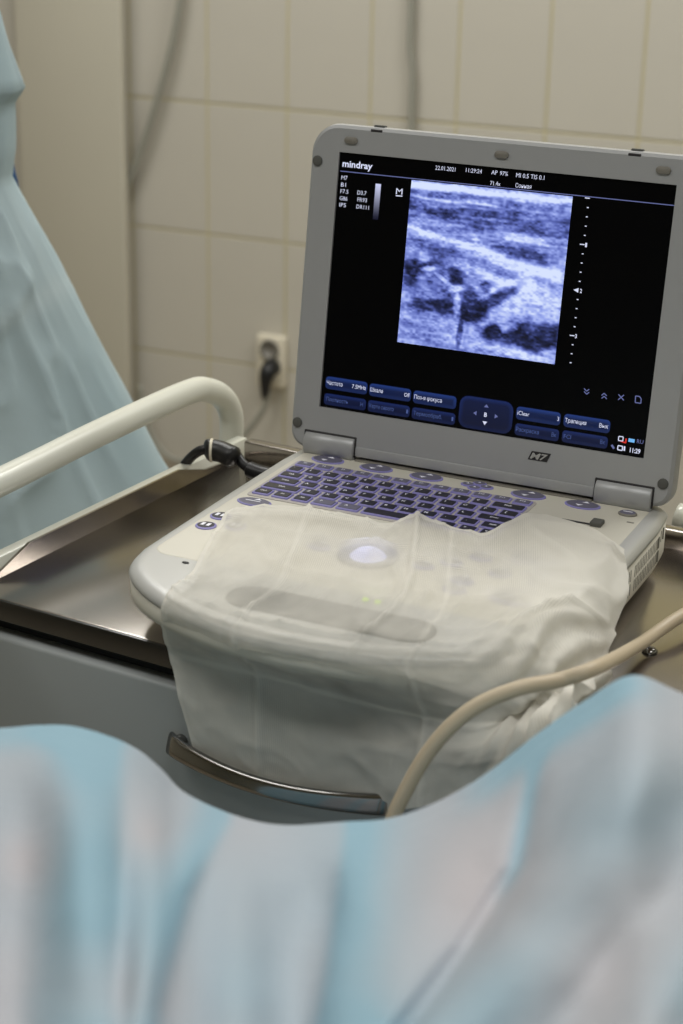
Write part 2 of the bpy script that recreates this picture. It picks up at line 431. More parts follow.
# side rails: white tube bails
def rail(px, tx, name='side_rail'):
    P = [on_tx(x, y, tx) for x, y in px]
    return P
RX = -0.325
rp = [on_tx(x, y, RX) for x, y in ((-120, 536), (0, 482), (100, 432.5), (185, 393.5), (207, 390), (223, 398), (231, 415), (231.5, 440), (231.5, 470))]
rp = [rp[0] + np.array([0, -0.1, -0.0])] + rp
yb = rp[-1].copy(); yb[2] -= 0.06
q = catmull(rp + [yb], 8)
tube('side_rail', q, 0.0125, MT['white'], tro, 20)
tpart('rail_bracket', box_bm(RX - 0.006, TL_ - 0.012, 0.085 - 0.03, 0.085 - 0.006, TRZ - 0.06, TRZ - 0.03, 0.002), MT['white'])
rr_ = [T(0.15, 0.118, -0.086), T(0.20, 0.118, -0.091), T(0.26, 0.118, -0.092), T(0.315, 0.112, -0.088), T(0.333, 0.085, -0.080), T(0.335, 0.02, -0.060), T(0.335, -0.1, -0.05), T(0.335, -0.26, -0.05), T(0.335, -0.31, -0.062), T(0.335, -0.32, -0.1), T(0.335, -0.32, -0.2)]
tube('side_rail', catmull(rr_, 8), 0.0125, MT['white'], tro, 20)
tpart('rail_bracket', box_bm(TR_ + 0.014, 0.337, -0.334, -0.306, -0.20, -0.17, 0.002), MT['white'])
for sx in (TL_ + 0.04, TR_ - 0.04):
    for sy in (TF_ + 0.05, TB_ - 0.04):
        c = tpart('caster', box_bm(sx - 0.02, sx + 0.02, sy - 0.02, sy + 0.02, -0.872, -0.80, 0.006), MT['steel_dark'])
        V = [[T(sx + xx, sy + rr * math.cos(a), -Z0 + 0.045 + rr * math.sin(a)) for a in np.linspace(0, 2 * math.pi, 20, endpoint=False)] for xx, rr in ((-0.012, 0.036), (-0.010, 0.045), (0.010, 0.045), (0.012, 0.036))]
        V, Fc = loft(V); mesh('wheel', V, Fc, MT['rubber'], c, True)

# ------------------------------------------------------------------ ultrasound machine
ZB = -0.0450                                      # seat of the control panel
ZR = -0.0434                                      # top of the base rim
mach = thing('ultrasound_machine', (0, -0.15, Z0 + TRZ), 'portable laptop style ultrasound scanner, silver and cream, opened on the steel tray', 'ultrasound scanner')
def mw(x, y, z): return np.array([x, y, z + Z0])
def outline(n=9, inset=0.0):
    # right half of the base seen from above, mirrored
    c = catmull([(0.0, -0.382), (0.050, -0.377), (0.097, -0.362), (0.130, -0.345), (0.157, -0.322), (0.170, -0.300), (0.176, -0.272)], 5)
    r = [tuple(p) for p in c] + [(0.177, -0.2), (0.178, -0.12), (0.178, -0.03), (0.175, 0.008), (0.165, 0.020), (0.150, 0.022)]
    l = [(-x, y) for x, y in r[::-1] if x > 0]
    return np.array(r + l)
OUT = outline()
def base_layer(d, zt, zfront=None):
    """loop of the outline inset by d at height zt, raised towards the front to zfront"""
    P = scale_loop(OUT, d); L_ = []
    for x, y in P:
        k = min(1, max(0, (-y - 0.16) / 0.22))
        z = zt if zfront is None else zt + (zfront - zt) * k
        L_.append(mw(x, y, z))
    return L_
V, Fc = loft([base_layer(0.004, -0.0555), base_layer(0.0008, -0.0535), base_layer(0.0, -0.0505), base_layer(0.0016, -0.0478), base_layer(0.0045, -0.0455), base_layer(0.0085, -0.0440), base_layer(0.0130, -0.0434)])
base = mesh('base_rim', V, Fc, MT['silver_l'], mach, True)
V, Fc = loft([base_layer(0.030, -0.0910, -0.0700), base_layer(0.009, -0.0905, -0.0695), base_layer(0.0030, -0.0885, -0.0665), base_layer(0.0012, -0.0830, -0.0625), base_layer(0.0012, -0.0545, -0.0545)])
belly = mesh('base_belly', V, Fc, MT['cream'], mach, True)
for fx, fy in ((-0.14, -0.26), (0.14, -0.26), (-0.14, -0.01), (0.14, -0.01)):
    zt = -0.0910 + (0.0210 * min(1, max(0, (-fy - 0.16) / 0.22)))
    lo = [[mw(fx + r * math.cos(a), fy + r * math.sin(a), z) for a in np.linspace(0, 2 * math.pi, 16, endpoint=False)] for r, z in ((0.009, TRZ), (0.010, TRZ + 0.003), (0.010, zt + 0.001))]
    V, Fc = loft(lo); mesh('foot', V, Fc, MT['rubber'], mach, True)
# cream control panel plate
pp = rrect(-0.164, 0.164, -0.284, -0.004, [0.016, 0.016, 0.006, 0.006], 6)
lp = lambda d, z: [mw(x, y, z) for x, y in scale_loop(pp, d)]
V, Fc = loft([lp(-0.0006, ZB - 0.0008), lp(0, ZB + 0.0004), lp(0.0012, ZB + 0.0016), lp(0.003, ZB + 0.0020)])
panel = mesh('control_panel', V, Fc, MT['cream'], mach, True); panel.data.set_sharp_from_angle(angle=math.radians(40))
ZP = ZB + 0.0020
def disc(name, cx, cy, rx, ry, h, mats, parent, marks=(), rim=0.75, ang=0.0, n=24):
    """low elliptical button: violet rim, cap, printed marks"""
    parts = []
    def E(k, z): return [mw(cx + rx * k * math.cos(a) * math.cos(ang) - ry * k * math.sin(a) * math.sin(ang), cy + rx * k * math.cos(a) * math.sin(ang) + ry * k * math.sin(a) * math.cos(ang), z) for a in np.linspace(0, 2 * math.pi, n, endpoint=False)]
    v, f = loft([E(1, ZP - 0.0004), E(1, ZP + h * 0.5), E(rim + 0.04, ZP + h * 0.9)], True, False); parts.append((v, f, 0))
    v, f = loft([E(rim + 0.04, ZP + h * 0.9), E(rim, ZP + h), E(rim * 0.5, ZP + h * 1.05)], False, True); parts.append((v, f, 1))
    for mk in marks:
        parts.append(([mw(cx + a, cy + b, ZP + h * 1.05 + 0.0003) for a, b in mk], [tuple(range(len(mk)))], 2))
    V, Fc, I = join_vf(parts)
    o = mesh(name, V, Fc, mats, parent, False, I)
    return o
up = [(-0.0015, 0.0026), (0.0055, 0.0026), (0.0020, 0.0062)]; dn = [(-0.0055, -0.0026), (-0.0020, -0.0062), (0.0015, -0.0026)]
for x, y in ((-0.1336, -0.0195), (-0.0858, -0.0195), (-0.0371, -0.0195), (0.0587, -0.0205), (0.1079, -0.0215)):
    disc('rocker_button', x, y, 0.0158, 0.0098, 0.0014, [MT['violet'], MT['keygrey'], MT['legend']], panel, (up, dn), 0.86)
for dx, dy in ((-0.0085, 0), (0.0085, 0), (0, 0.0062), (0, -0.0062)):
    disc('arrow_button', 0.011 + dx, -0.0195 + dy, 0.0066, 0.0052, 0.0014, [MT['violet'], MT['keygrey'], MT['legend']], panel, ([(-0.0015, -0.001), (0.0015, -0.001), (0, 0.0016)],), 0.72)
disc('power_button', 0.1484, -0.024, 0.0082, 0.0062, 0.0022, [MT['latch'], MT['keygrey'], MT['legend']], panel, ([(-0.004, -0.0008), (0.004, -0.0008), (0.004, 0.0008), (-0.004, 0.0008)],), 0.8)
disc('menu_button', -0.1413, -0.1475, 0.0158, 0.0090, 0.0014, [MT['violet'], MT['keygrey'], MT['legend']], panel, ([(-0.008, -0.0012), (0.006, -0.0012), (0.006, 0.0002), (-0.008, 0.0002)], up), 0.86)
for x, y in ((-0.1503, -0.2148), (-0.1505, -0.190), (-0.128, -0.205)):
    disc('mode_button', x, y, 0.0088, 0.0085, 0.0015, [MT['violet'], MT['key'], MT['legend']], panel, ([(-0.004, -0.003), (-0.001, -0.003), (-0.001, 0.003), (-0.004, 0.003)], [(0.001, -0.003), (0.004, -0.003), (0.004, 0.003), (0.001, 0.003)]), 0.78)
for x, y, a in ((0.0788, -0.226, 0), (0.0800, -0.2445, 0), (0.0996, -0.199, .2), (0.129, -0.179, 0), (0.1336, -0.2034, 0), (0.0408, -0.212, 0), (0.058, -0.196, 0), (-0.048, -0.214, 0), (0.075, -0.175, 0), (0.105, -0.165, 0)):
    disc('console_button', x, y, 0.0095, 0.0068, 0.003, [MT['violet'], MT['keygrey'], MT['legend']], panel, (up,), 0.75, a)
disc('freeze_button', 0.1252, -0.2443, 0.0170, 0.0075, 0.004, [MT['violet'], MT['key'], MT['violet']], panel, ([(-0.006, -0.001), (0.006, -0.001), (0.006, 0.001), (-0.006, 0.001)],), 0.8)
# trackball in its ring
lo = [[mw(-0.0054 + r * math.cos(a), -0.2136 + r * math.sin(a), z) for a in np.linspace(0, 2 * math.pi, 32, endpoint=False)] for r, z in ((0.0245, ZP - 0.0003), (0.0240, ZP + 0.0022), (0.0205, ZP + 0.0026), (0.0195, ZP + 0.0008))]
V, Fc = loft(lo); mesh('trackball_ring', V, Fc, MT['keygrey'], panel, True)
lo = [[mw(-0.0054 + 0.0185 * math.cos(p) * math.cos(a), -0.2136 + 0.0185 * math.cos(p) * math.sin(a), ZP - 0.0105 + 0.0185 * math.sin(p)) for a in np.linspace(0, 2 * math.pi, 28, endpoint=False)] for p in np.radians([0, 20, 35, 50, 65, 80, 89])]
V, Fc = loft(lo); mesh('trackball', V, Fc, MT['ball'], panel, True)
for x, y in ((0.0275, -0.2905), (0.0375, -0.2905)):
    lo = [[mw(x + r * math.cos(a), y + r * math.sin(a), z) for a in np.linspace(0, 2 * math.pi, 12, endpoint=False)] for r, z in ((0.0024, ZR - 0.0006), (0.0024, ZR + 0.0012), (0.0012, ZR + 0.0018))]
    V, Fc = loft(lo); mesh('indicator_light', V, Fc, MT['led'], mach, True)
lo = [[mw(-0.126 + r * math.cos(a), -0.2905 + r * 0.6 * math.sin(a), z) for a in np.linspace(0, 2 * math.pi, 12, endpoint=False)] for r, z in ((0.0032, ZR - 0.0006), (0.0030, ZR + 0.0006))]
V, Fc = loft(lo); mesh('microphone_hole', V, Fc, MT['dark'], mach, True)
# catch on the right of the panel
from_bm('lid_catch', box_bm(0.128, 0.138, -0.066, -0.054, ZP - 0.0003, ZP + 0.0040, 0.0012), MT['rubber'], mach, False, lambda x, y, z: mw(x, y, z))
for yy in (-0.062, -0.071):
    from_bm('catch_slot', box_bm(0.103, 0.128, yy - 0.0012, yy + 0.0012, ZP - 0.0003, ZP + 0.0007), MT['dark'], mach, False, lambda x, y, z: mw(x, y, z))
from_bm('print_mark', box_bm(0.153, 0.159, -0.0425, -0.0405, ZP - 0.0003, ZP + 0.0002), MT['latch'], mach, False, lambda x, y, z: mw(x, y, z))
# front grip recess
gp = rrect(-0.066, 0.096, -0.344, -0.309, 0.0160, 6)
gl = lambda d, z: [mw(x, y - 0.00 * x, z) for x, y in scale_loop(gp, d)]
V, Fc = loft([gl(-0.002, ZR - 0.0006), gl(-0.0012, ZR + 0.0014), gl(0.001, ZR + 0.0012), gl(0.0035, ZR + 0.0003)], True, True)
mesh('front_grip', V, Fc, mat('grip_grey', srgb(84, 82, 77), 0.6), mach, True)
# vents on the right side
vb = box_bm(-0.0009, 0.0004, -0.0010, 0.0010, -0.0050, 0.0050); vme = bpy.data.meshes.new('vent_slot'); vb.to_mesh(vme); vb.free(); vme.materials.append(mat('vent_grey', srgb(120, 118, 108), 0.7))
mo = np.array(wloc(belly))
for y0, y1 in ((-0.054, -0.020), (-0.092, -0.058), (-0.136, -0.102), (-0.174, -0.140), (-0.212, -0.178)):
    for zc in (-0.0640, -0.0765):
        for ya in np.arange(y0, y1, 0.0046):
            link('vent_slot', vme, belly, mw(0.1765, ya, zc) - mo)
for ya in (-0.004, -0.012):
    link('vent_slot', vme, belly, mw(0.1752, ya, -0.062) - mo)

# keyboard: deck and keys
kx0, kx1, ky0, ky1 = -0.1565, 0.0720, -0.1345, -0.0335
kd = rrect(kx0, kx1, ky0, ky1, 0.004, 3)
V, Fc = loft([[mw(x, y, ZP - 0.0003) for x, y in kd], [mw(x, y, ZP + 0.0006) for x, y in kd]])
deck = mesh('keyboard', V, Fc, mat('keyboard_deck', srgb(186, 180, 176), 0.6), mach)
do = wloc(deck)
_km = {}
def key_mesh(wd, ht, legend, style):
    k = (round(wd, 5), legend, style)
    if k in _km: return _km[k]
    parts = []
    def rl(d, z): return [(x, y, z) for x, y in scale_loop(rrect(-wd / 2, wd / 2, -ht / 2, ht / 2, 0.0016, 2), d)]
    v, f = loft([rl(0, 0), rl(0.0002, 0.0009), rl(0.0006, 0.0012)], False, True); parts.append((v, f, 0))
    ci = 1 if style == 'black' else 2
    def cl(d, z): return [(x, y + 0.0003, z) for x, y in scale_loop(rrect(-wd / 2 + 0.0016, wd / 2 - 0.0016, -ht / 2 + 0.0022, ht / 2 - 0.0014, 0.0012, 2), d)]
    v, f = loft([cl(0, 0.0011), cl(0.0004, 0.0017)], False, True); parts.append((v, f, ci))
    if legend:
        tv, tf = text_geo(legend, True)
        if len(tv):
            h = 0.0034 if len(legend) == 1 else 0.0026; s = h / 0.72
            wt = tv[:, 0].max() * s; x0 = -wd * 0.15 - wt / 2 if len(legend) == 1 else -min(wt, wd * 0.6) / 2
            sx = s if wt < wd * 0.6 else s * wd * 0.6 / wt
            parts.append(([(x0 + a * sx, -0.0004 + b * s, 0.0019) for a, b in tv], tf, 3))
    V, Fc, I = join_vf(parts)
    me = bpy.data.meshes.new('key'); me.from_pydata(V, [], Fc)
    for m in (MT['violet'], MT['key'], MT['keygrey'], MT['legend']): me.materials.append(m)
    me.polygons.foreach_set('material_index', np.array(I, np.int32)); me.update(); _km[k] = me
    return me
P0 = 0.01875; RP = 0.0162
rows = [
    [(1, t, 'grey') for t in ('F1', 'F2', 'F3', 'F4', 'F5', 'F6', 'F7', 'F8', 'F9', 'F10', 'F11', 'F12')],
    [(0.85, '`', 'black')] + [(0.94, t, 'black') for t in '1234567890'] + [(1.75, 'Back', 'black')],
    [(1.25, 'Tab', 'black')] + [(0.97, t, 'black') for t in 'QWERTYUIOP'] + [(1.05, '[', 'black')],
    [(1.5, 'Caps', 'black')] + [(0.97, t, 'black') for t in 'ASDFGHJKL'] + [(1.77, 'Enter', 'black')],
    [(2.0, 'Shift', 'black')] + [(0.97, t, 'black') for t in 'ZXCVBNM,.'] + [(1.27, 'Shift', 'black')],
    [(1.0, 'Ctrl', 'black'), (1.0, 'Fn', 'black'), (1.0, 'Alt', 'black'), (1.25, 'F', 'grey'), (1.25, 'A', 'grey'), (3.6, '', 'black'), (1, '<', 'black'), (1, '>', 'black'), (1.0, 'v', 'black')],
]
for i, r in enumerate(rows):
    x = kx0 + 0.0015; tot = sum(a for a, _, _ in r); sc_ = (kx1 - kx0 - 0.003) / tot
    for wd, t, st in r:
        ww = wd * sc_; xc = x + ww / 2; x += ww
        ht = 0.0120 if i == 0 else 0.0142
        yc = ky1 - 0.0085 - i * RP
        link('key', key_mesh(ww - 0.0024, ht, t, st), deck, mw(xc, yc, ZP + 0.0005) - do)

# lid
CT, ST = math.cos(TILT), math.sin(TILT)
def lw(u, v, d=0.0):                     # d: towards the viewer off the screen plane
    return mw(u, v * ST - d * CT, v * CT + d * ST)
lb = rrect(-0.180, 0.180, -0.0405, 0.2525, [0.017, 0.017, 0.026, 0.026], 8)
ll = lambda ins, d: [lw(u, v, d) for u, v in scale_loop(lb, ins)]
V, Fc = loft([ll(0.012, -0.022), ll(0.004, -0.0205), ll(0.0005, -0.016), ll(0, -0.006), ll(0.0012, -0.0008), ll(0.004, 0.0012)], True, False)
nb = len(lb)
# front face with a window for the screen: ring of faces between outline and opening
win = [(-0.152, 0.0), (0.152, 0.0), (0.152, 0.228), (-0.152, 0.228)]
def nearest_on_rect(u, v):
    # project from centre on the window rectangle
    du, dv = u, v - 0.114
    k = min(0.152 / abs(du) if du else 9e9, 0.114 / abs(dv) if dv else 9e9)
    return du * k, 0.114 + dv * k
inner = [nearest_on_rect(u, v) for u, v in lb]
# snap the corner samples so that the opening is an exact rectangle
for c in win:
    j = min(range(nb), key=lambda k: (inner[k][0] - c[0]) ** 2 + (inner[k][1] - c[1]) ** 2); inner[j] = c
o0 = len(V) - nb; V += [lw(u, v, 0.0012) for u, v in inner]; V += [lw(u, v, -0.0014) for u, v in inner]
for k in range(nb):
    k2 = (k + 1) % nb
    Fc.append((o0 + k, o0 + k2, o0 + nb + k2, o0 + nb + k)); Fc.append((o0 + nb + k, o0 + nb + k2, o0 + 2 * nb + k2, o0 + 2 * nb + k))
lid = mesh('lid', V, Fc, MT['silver'], mach, True); lid.data.set_sharp_from_angle(angle=math.radians(30))
def lid_pill(name, u, v, w_, h_, d0, d1, m, parent, r=None):
    p = rrect(u - w_ / 2, u + w_ / 2, v - h_ / 2, v + h_ / 2, r if r else min(w_, h_) / 2 * 0.98, 5)
    L_ = lambda ins, d: [lw(a, b, d) for a, b in scale_loop(p, ins)]
    V, Fc = loft([L_(0, d0), L_(0, d1 - 0.0004), L_(0.0006, d1)]); return mesh(name, V, Fc, m, parent, True)
for u, v in ((-0.1723, 0.2185), (0.1715, 0.2185), (-0.1725, -0.0175), (0.1712, -0.0185)):
    lid_pill('bumper', u, v, 0.0092, 0.0092, 0.0008, 0.0026, MT['rubber'], lid)
for u in (-0.1412, -0.0008, 0.1397):
    lid_pill('rubber_stop', u, 0.2388, 0.0125, 0.0062, 0.0008, 0.0030, MT['latch'], lid)
for u in (-0.118, 0.114):
    lid_pill('latch', u, 0.2528, 0.010, 0.0022, -0.010, -0.004, MT['rubber'], lid, 0.0010)
    lid_pill('latch_slot', u, 0.2490, 0.011, 0.0024, 0.0006, 0.0016, MT['dark'], lid, 0.0008)
# hinges
for s in (-1, 1):
    hx = s * 0.1385
    lid_pill('hinge_gap', hx, -0.0320, 0.0525, 0.0190, 0.0004, 0.0017, MT['dark'], lid, 0.001)
    n = 10; loops = []
    for x in (hx - 0.0245, hx - 0.0240, hx + 0.0240, hx + 0.0245):
        rr = 0.0105 if abs(abs(x - hx) - 0.0245) > 1e-6 else 0.0098
        prof = [lw(x, -0.0345 + rr * math.sin(a) * 1.0, 0.0005 + rr * 0.62 * math.cos(a)) for a in np.linspace(-math.pi / 2, math.pi / 2, n)]
        prof += [mw(x, 0.012, ZB - 0.004), mw(x, -0.004, ZB - 0.004)][::-1] if False else [lw(x, -0.0345 + rr, -0.006), lw(x, -0.0345 - rr, -0.006)]
        loops.append(prof)
    V, Fc = loft(loops); h = mesh('hinge', V, Fc, MT['silver'], mach, True); h.data.set_sharp_from_angle(angle=math.radians(50))
from_bm('hinge_bar', box_bm(-0.112, 0.112, -0.0105, 0.004, ZB - 0.002, ZB + 0.0034, 0.0012), MT['latch'], mach, False, lambda x, y, z: mw(x, y, z))
# raised ledge along the lower lid edge
bm = box_bm(-0.1125, 0.1125, -0.0400, -0.0310, 0.0004, 0.0026, 0.0010); from_bm('lid_ledge', bm, MT['silver'], lid, True, lambda a, b, c: lw(a, b, c), 40)
# M7 badge
def text_parts(items, d, mi=None):
    parts = []
    for s, u, v, wd, h, k, bold in items:
        tv, tf = text_geo(s, bold)
        if not len(tv): continue
        sx = wd / tv[:, 0].max(); sy = h / 0.73
        parts.append(([lw(u + a * sx, v + b * sy, d) for a, b in tv], tf, k))
    return parts
bd = [(-0.0, 0), (0.0175, 0), (0.0205, 0.0078), (0.0030, 0.0078)]
bu, bv = 0.0505, -0.0165
V, Fc = loft([[lw(bu + a, bv + b, 0.0008) for a, b in bd], [lw(bu + a, bv + b, 0.0016) for a, b in bd]])
badge = mesh('badge', V, Fc, MT['dark'], lid)
tv, tf = text_geo('M7', True); k = 0.0138 / tv[:, 0].max()
mesh('badge_lettering', [lw(bu + 0.0020 + a * k + b * 0.0030, bv + 0.0012 + b * 0.0055 / 0.73, 0.0019) for a, b in tv], tf, MT['silver_l'], badge)

# screen
sg = [(-0.1522, -0.0002), (0.1522, -0.0002), (0.1522, 0.2282), (-0.1522, 0.2282)]
V, Fc = loft([[lw(u, v, -0.004) for u, v in sg], [lw(u, v, -0.0009) for u, v in sg]])
screen = mesh('screen', V, Fc, MT['glass'], mach); screen['label'] = 'lit black display showing a blue toned ultrasound picture'
DS = -0.0006
# ultrasound picture
NU, NV = 210, 220
cs = [lid_uv(*p) for p in ((411.4, 179.9), (572.2, 196.4), (554.7, 364.7), (397.0, 341.8))]
iu0 = (cs[0][0] + cs[3][0]) / 2; iu1 = (cs[1][0] + cs[2][0]) / 2; iv1 = (cs[0][1] + cs[1][1]) / 2; iv0 = (cs[2][1] + cs[3][1]) / 2
U, Vv = np.meshgrid(np.linspace(0, 1, NU), np.linspace(0, 1, NV))   # Vv downwards
def ell(cx, cy, rx, ry, ang=0.0, soft=0.35):
    a = math.radians(ang); du, dv = U - cx, Vv - cy
    wu = vnoise(U * 18, Vv * 18, 3) - 0.5; 
    p = (du * math.cos(a) + dv * math.sin(a)) / rx; q_ = (-du * math.sin(a) + dv * math.cos(a)) / ry
    r = np.sqrt(p * p + q_ * q_) + wu * 0.45
    return np.clip((1 + soft - r) / (2 * soft), 0, 1)
def band(v0, v1, th, u0=0.0, u1=1.0, bend=0.0):
    c = v0 + (v1 - v0) * U + bend * np.sin(math.pi * U) + (vnoise(U * 8, Vv * 3, 9) - 0.5) * 0.02
    return np.exp(-((Vv - c) / th) ** 2) * np.clip((U - u0) / 0.06 + 0.5, 0, 1) * np.clip((u1 - U) / 0.06 + 0.5, 0, 1)
g = np.full_like(U, 0.72)
g = g - 0.26 * np.clip(1 - np.abs((Vv - (0.165 + 0.02 * U)) / 0.115), 0, 1) ** 0.5
strat = vnoise(U * 9 + 3, Vv * 70, 1) - 0.5
g += strat * 0.30 * np.clip(1 - (Vv - 0.35) / 0.15, 0.25, 1)
g += 0.62 * np.clip(1 - np.abs(Vv - 0.028) / 0.030, 0, 1) * (1 - 0.25 * U)
g += 0.35 * band(0.10, 0.115, 0.010, 0.0, 0.6)
g += 0.35 * band(0.285, 0.47, 0.020) + 0.28 * band(0.33, 0.50, 0.025, 0.45, 1.0)
g -= 0.26 * band(0.365, 0.55, 0.032, 0.0, 0.62)
g += 0.22 * band(0.245, 0.24, 0.018, 0.0, 0.3) + 0.28 * ell(0.72, 0.275, 0.16, 0.03, 4)
g -= 0.32 * ell(0.73, 0.365, 0.17, 0.052, 12)
g += 0.22 * ell(0.55, 0.50, 0.30, 0.05, 10) + 0.18 * ell(0.8, 0.66, 0.20, 0.13, 10)
for e, k in (((0.07, 0.525, 0.10, 0.045, 8), 0.50), ((0.26, 0.49, 0.10, 0.055, 25), 0.34), ((0.34, 0.545, 0.055, 0.05, 30), 0.42), ((0.04, 0.60, 0.05, 0.06, 0), 0.35), ((0.22, 0.66, 0.17, 0.13, 10), 0.22), ((0.20, 0.755, 0.13, 0.045, 4), 0.36), ((0.30, 0.70, 0.04, 0.04, 0), 0.2),
             ((0.435, 0.665, 0.055, 0.06, 0), 0.38), ((0.53, 0.585, 0.035, 0.03, 35), 0.42), ((0.585, 0.67, 0.19, 0.035, -38), 0.55), ((0.46, 0.775, 0.09, 0.045, -8), 0.55), ((0.655, 0.50, 0.06, 0.028, 5), 0.32), ((0.395, 0.86, 0.018, 0.13, 2), 0.42),
             ((0.88, 0.83, 0.22, 0.075, -2), 0.55), ((0.74, 0.885, 0.20, 0.045, 6), 0.50), ((0.60, 0.86, 0.055, 0.055, 0), 0.36), ((0.12, 0.90, 0.16, 0.03, 14), 0.20), ((0.20, 0.97, 0.2, 0.02, 6), 0.15)):
    g -= 0.86 * k * ell(*e)
for e, k in (((0.155, 0.525, 0.05, 0.016, -10), 0.45), ((0.255, 0.575, 0.06, 0.014, 30), 0.35), ((0.34, 0.625, 0.05, 0.018, -8), 0.35), ((0.45, 0.745, 0.018, 0.012, 0), 0.4), ((0.70, 0.825, 0.05, 0.03, -20), 0.30), ((0.56, 0.60, 0.05, 0.02, 20), 0.2), ((0.36, 0.72, 0.02, 0.06, 0), 0.25), ((0.74, 0.965, 0.25, 0.022, 6), 0.22)):
    g += k * ell(*e)
sp = sum((vnoise(U * f * 0.62, Vv * f, 20 + i) - 0.5) * a for i, (f, a) in enumerate(((22, 0.16), (48, 0.24), (95, 0.24))))
g = np.clip(np.maximum(g, 0.16 + 0.1 * np.clip(g, -1, 0)) + sp, 0.05, 1.0); g = g ** 1.05
stops = np.array([0, 0.25, 0.5, 0.75, 1.0])
cr = np.interp(g, stops, [8, 40, 92, 150, 214]); cg = np.interp(g, stops, [10, 48, 106, 166, 226]); cb = np.interp(g, stops, [28, 96, 184, 236, 255])
VV = np.stack([iu0 + (iu1 - iu0) * U.ravel(), iv1 + (iv0 - iv1) * Vv.ravel()], 1)
V = [lw(a, b, DS) for a, b in VV]
m = bpy.data.materials.new('ultrasound_picture'); m.use_nodes = True; p = m.node_tree.nodes['Principled BSDF']
p.inputs['Base Color'].default_value = (0, 0, 0, 1); p.inputs['Roughness'].default_value = 0.35
vc = m.node_tree.nodes.new('ShaderNodeVertexColor'); vc.layer_name = 'pic'
m.node_tree.links.new(vc.outputs['Color'], p.inputs['Emission Color']); p.inputs['Emission Strength'].default_value = 1.0
us = mesh('ultrasound_image', V, grid_faces(NV, NU), m, screen)
lin = lambda c: np.where(c / 255 <= 0.04045, c / 255 / 12.92, ((c / 255 + 0.055) / 1.055) ** 2.4)
att = us.data.color_attributes.new('pic', 'FLOAT_COLOR', 'POINT')
att.data.foreach_set('color', np.stack([lin(cr.ravel()), lin(cg.ravel()), lin(cb.ravel()), np.ones(NU * NV)], 1).ravel().astype(np.float32))

def quad(x0, y0, x1, y1, th):          # thin bar between two photo points, th metres
    a = lid_uv(x0, y0); b = lid_uv(x1, y1); n = np.array([-(b - a)[1], (b - a)[0]]); n = n / np.linalg.norm(n) * th / 2
    return [lw(*(a + n), DS), lw(*(a - n), DS), lw(*(b - n), DS), lw(*(b + n), DS)]
# header line, tick scale
parts = [(quad(340, 171, 674.8, 205.6, 0.0007), [(0, 1, 2, 3)], 1)]
t0 = lid_uv(589, 198.3); t3 = lid_uv(574.8, 336)
for k in range(0, 19):
    f = k / 15.0; u = (t0[0] + t3[0]) / 2; v = t0[1] + (t3[1] - t0[1]) * f
    L_ = 0.0042 if k % 5 == 0 else 0.0016
    if k == 10:
        tri = [(u - 0.0055, v), (u - 0.001, v + 0.002), (u - 0.001, v - 0.002)]
        parts.append(([lw(a, b, DS) for a, b in tri], [(0, 1, 2)], 0)); 
    else:
        parts.append(([lw(u - L_, v - 0.0004, DS), lw(u, v - 0.0004, DS), lw(u, v + 0.0004, DS), lw(u - L_, v + 0.0004, DS)], [(0, 1, 2, 3)], 0))
    if k in (5, 10, 15):
        parts += text_parts([(str(k // 5), u + 0.0005, v - 0.0018, 0.0016, 0.0036, 0, True)], DS)
V, Fc, I = join_vf(parts); mesh('depth_scale', V, Fc, [MT['t_white'], MT['t_line']], screen, False, I)
def tx(s, x0, y0, x1, h, k=0, bold=False):
    a = lid_uv(x0, y0); b = lid_uv(x1, y0 + (x1 - x0) * 0.085)
    return (s, a[0], a[1], b[0] - a[0], h, k, bold)
mm = lambda px: px * 0.00090
head = [tx('mindray', 342, 166.5, 372, mm(6.6), 0, True), tx('22.01.2021', 435, 169.6, 455, mm(4.1)), tx('11:29:24', 465.5, 172.0, 481.5, mm(4.1)),
        tx('AP', 491, 174.2, 497, mm(4.1)), tx('97%', 499.5, 175.2, 507.5, mm(4.1)), tx('MI 0.5 TIS 0.1', 515.7, 177.2, 544, mm(4.3)),
        tx('71.4x', 489.8, 185.0, 500, mm(4.1)), tx('Сонная', 515, 187.3, 531, mm(4.1)),
        tx('M7', 341, 179.4, 347, mm(4.1)), tx('B1', 340.5, 186.4, 345.5, mm(4.1)), tx('F7.5', 340, 193.0, 348, mm(4.1)), tx('D3.7', 357, 194.4, 366, mm(4.1)),
        tx('G86', 339.2, 200.0, 347, mm(4.1)), tx('FR93', 357, 201.4, 366.5, mm(4.1)), tx('IP5', 339.0, 206.6, 345.5, mm(4.1)), tx('DR111', 356, 208.4, 368.5, mm(4.1)),
        tx('M', 395.6, 194.0, 402.0, mm(6.0))]
parts = text_parts(head, DS); parts.append((quad(395.4, 195.6, 402.2, 196.2, 0.0009), [(0, 1, 2, 3)], 0))
V, Fc, I = join_vf(parts); mesh('screen_lettering', V, Fc, [MT['t_white']], screen, False, I)
# grey bar
a = lid_uv(375.4, 183.6); b = lid_uv(378.6, 220)
bu0, bu1 = a[0], a[0] + 0.0052; nb_ = 12
V = []; tv_ = []
for k in range(nb_ + 1):
    v = a[1] + (b[1] - a[1]) * k / nb_; V += [lw(bu0, v, DS), lw(bu1, v, DS)]; tv_ += [1 - k / nb_] * 2
o = mesh('grey_scale_bar', V, [(2 * k, 2 * k + 1, 2 * k + 3, 2 * k + 2) for k in range(nb_)], MT['bar'], screen); set_tint(o, np.array(tv_) ** 1.6, 'g')
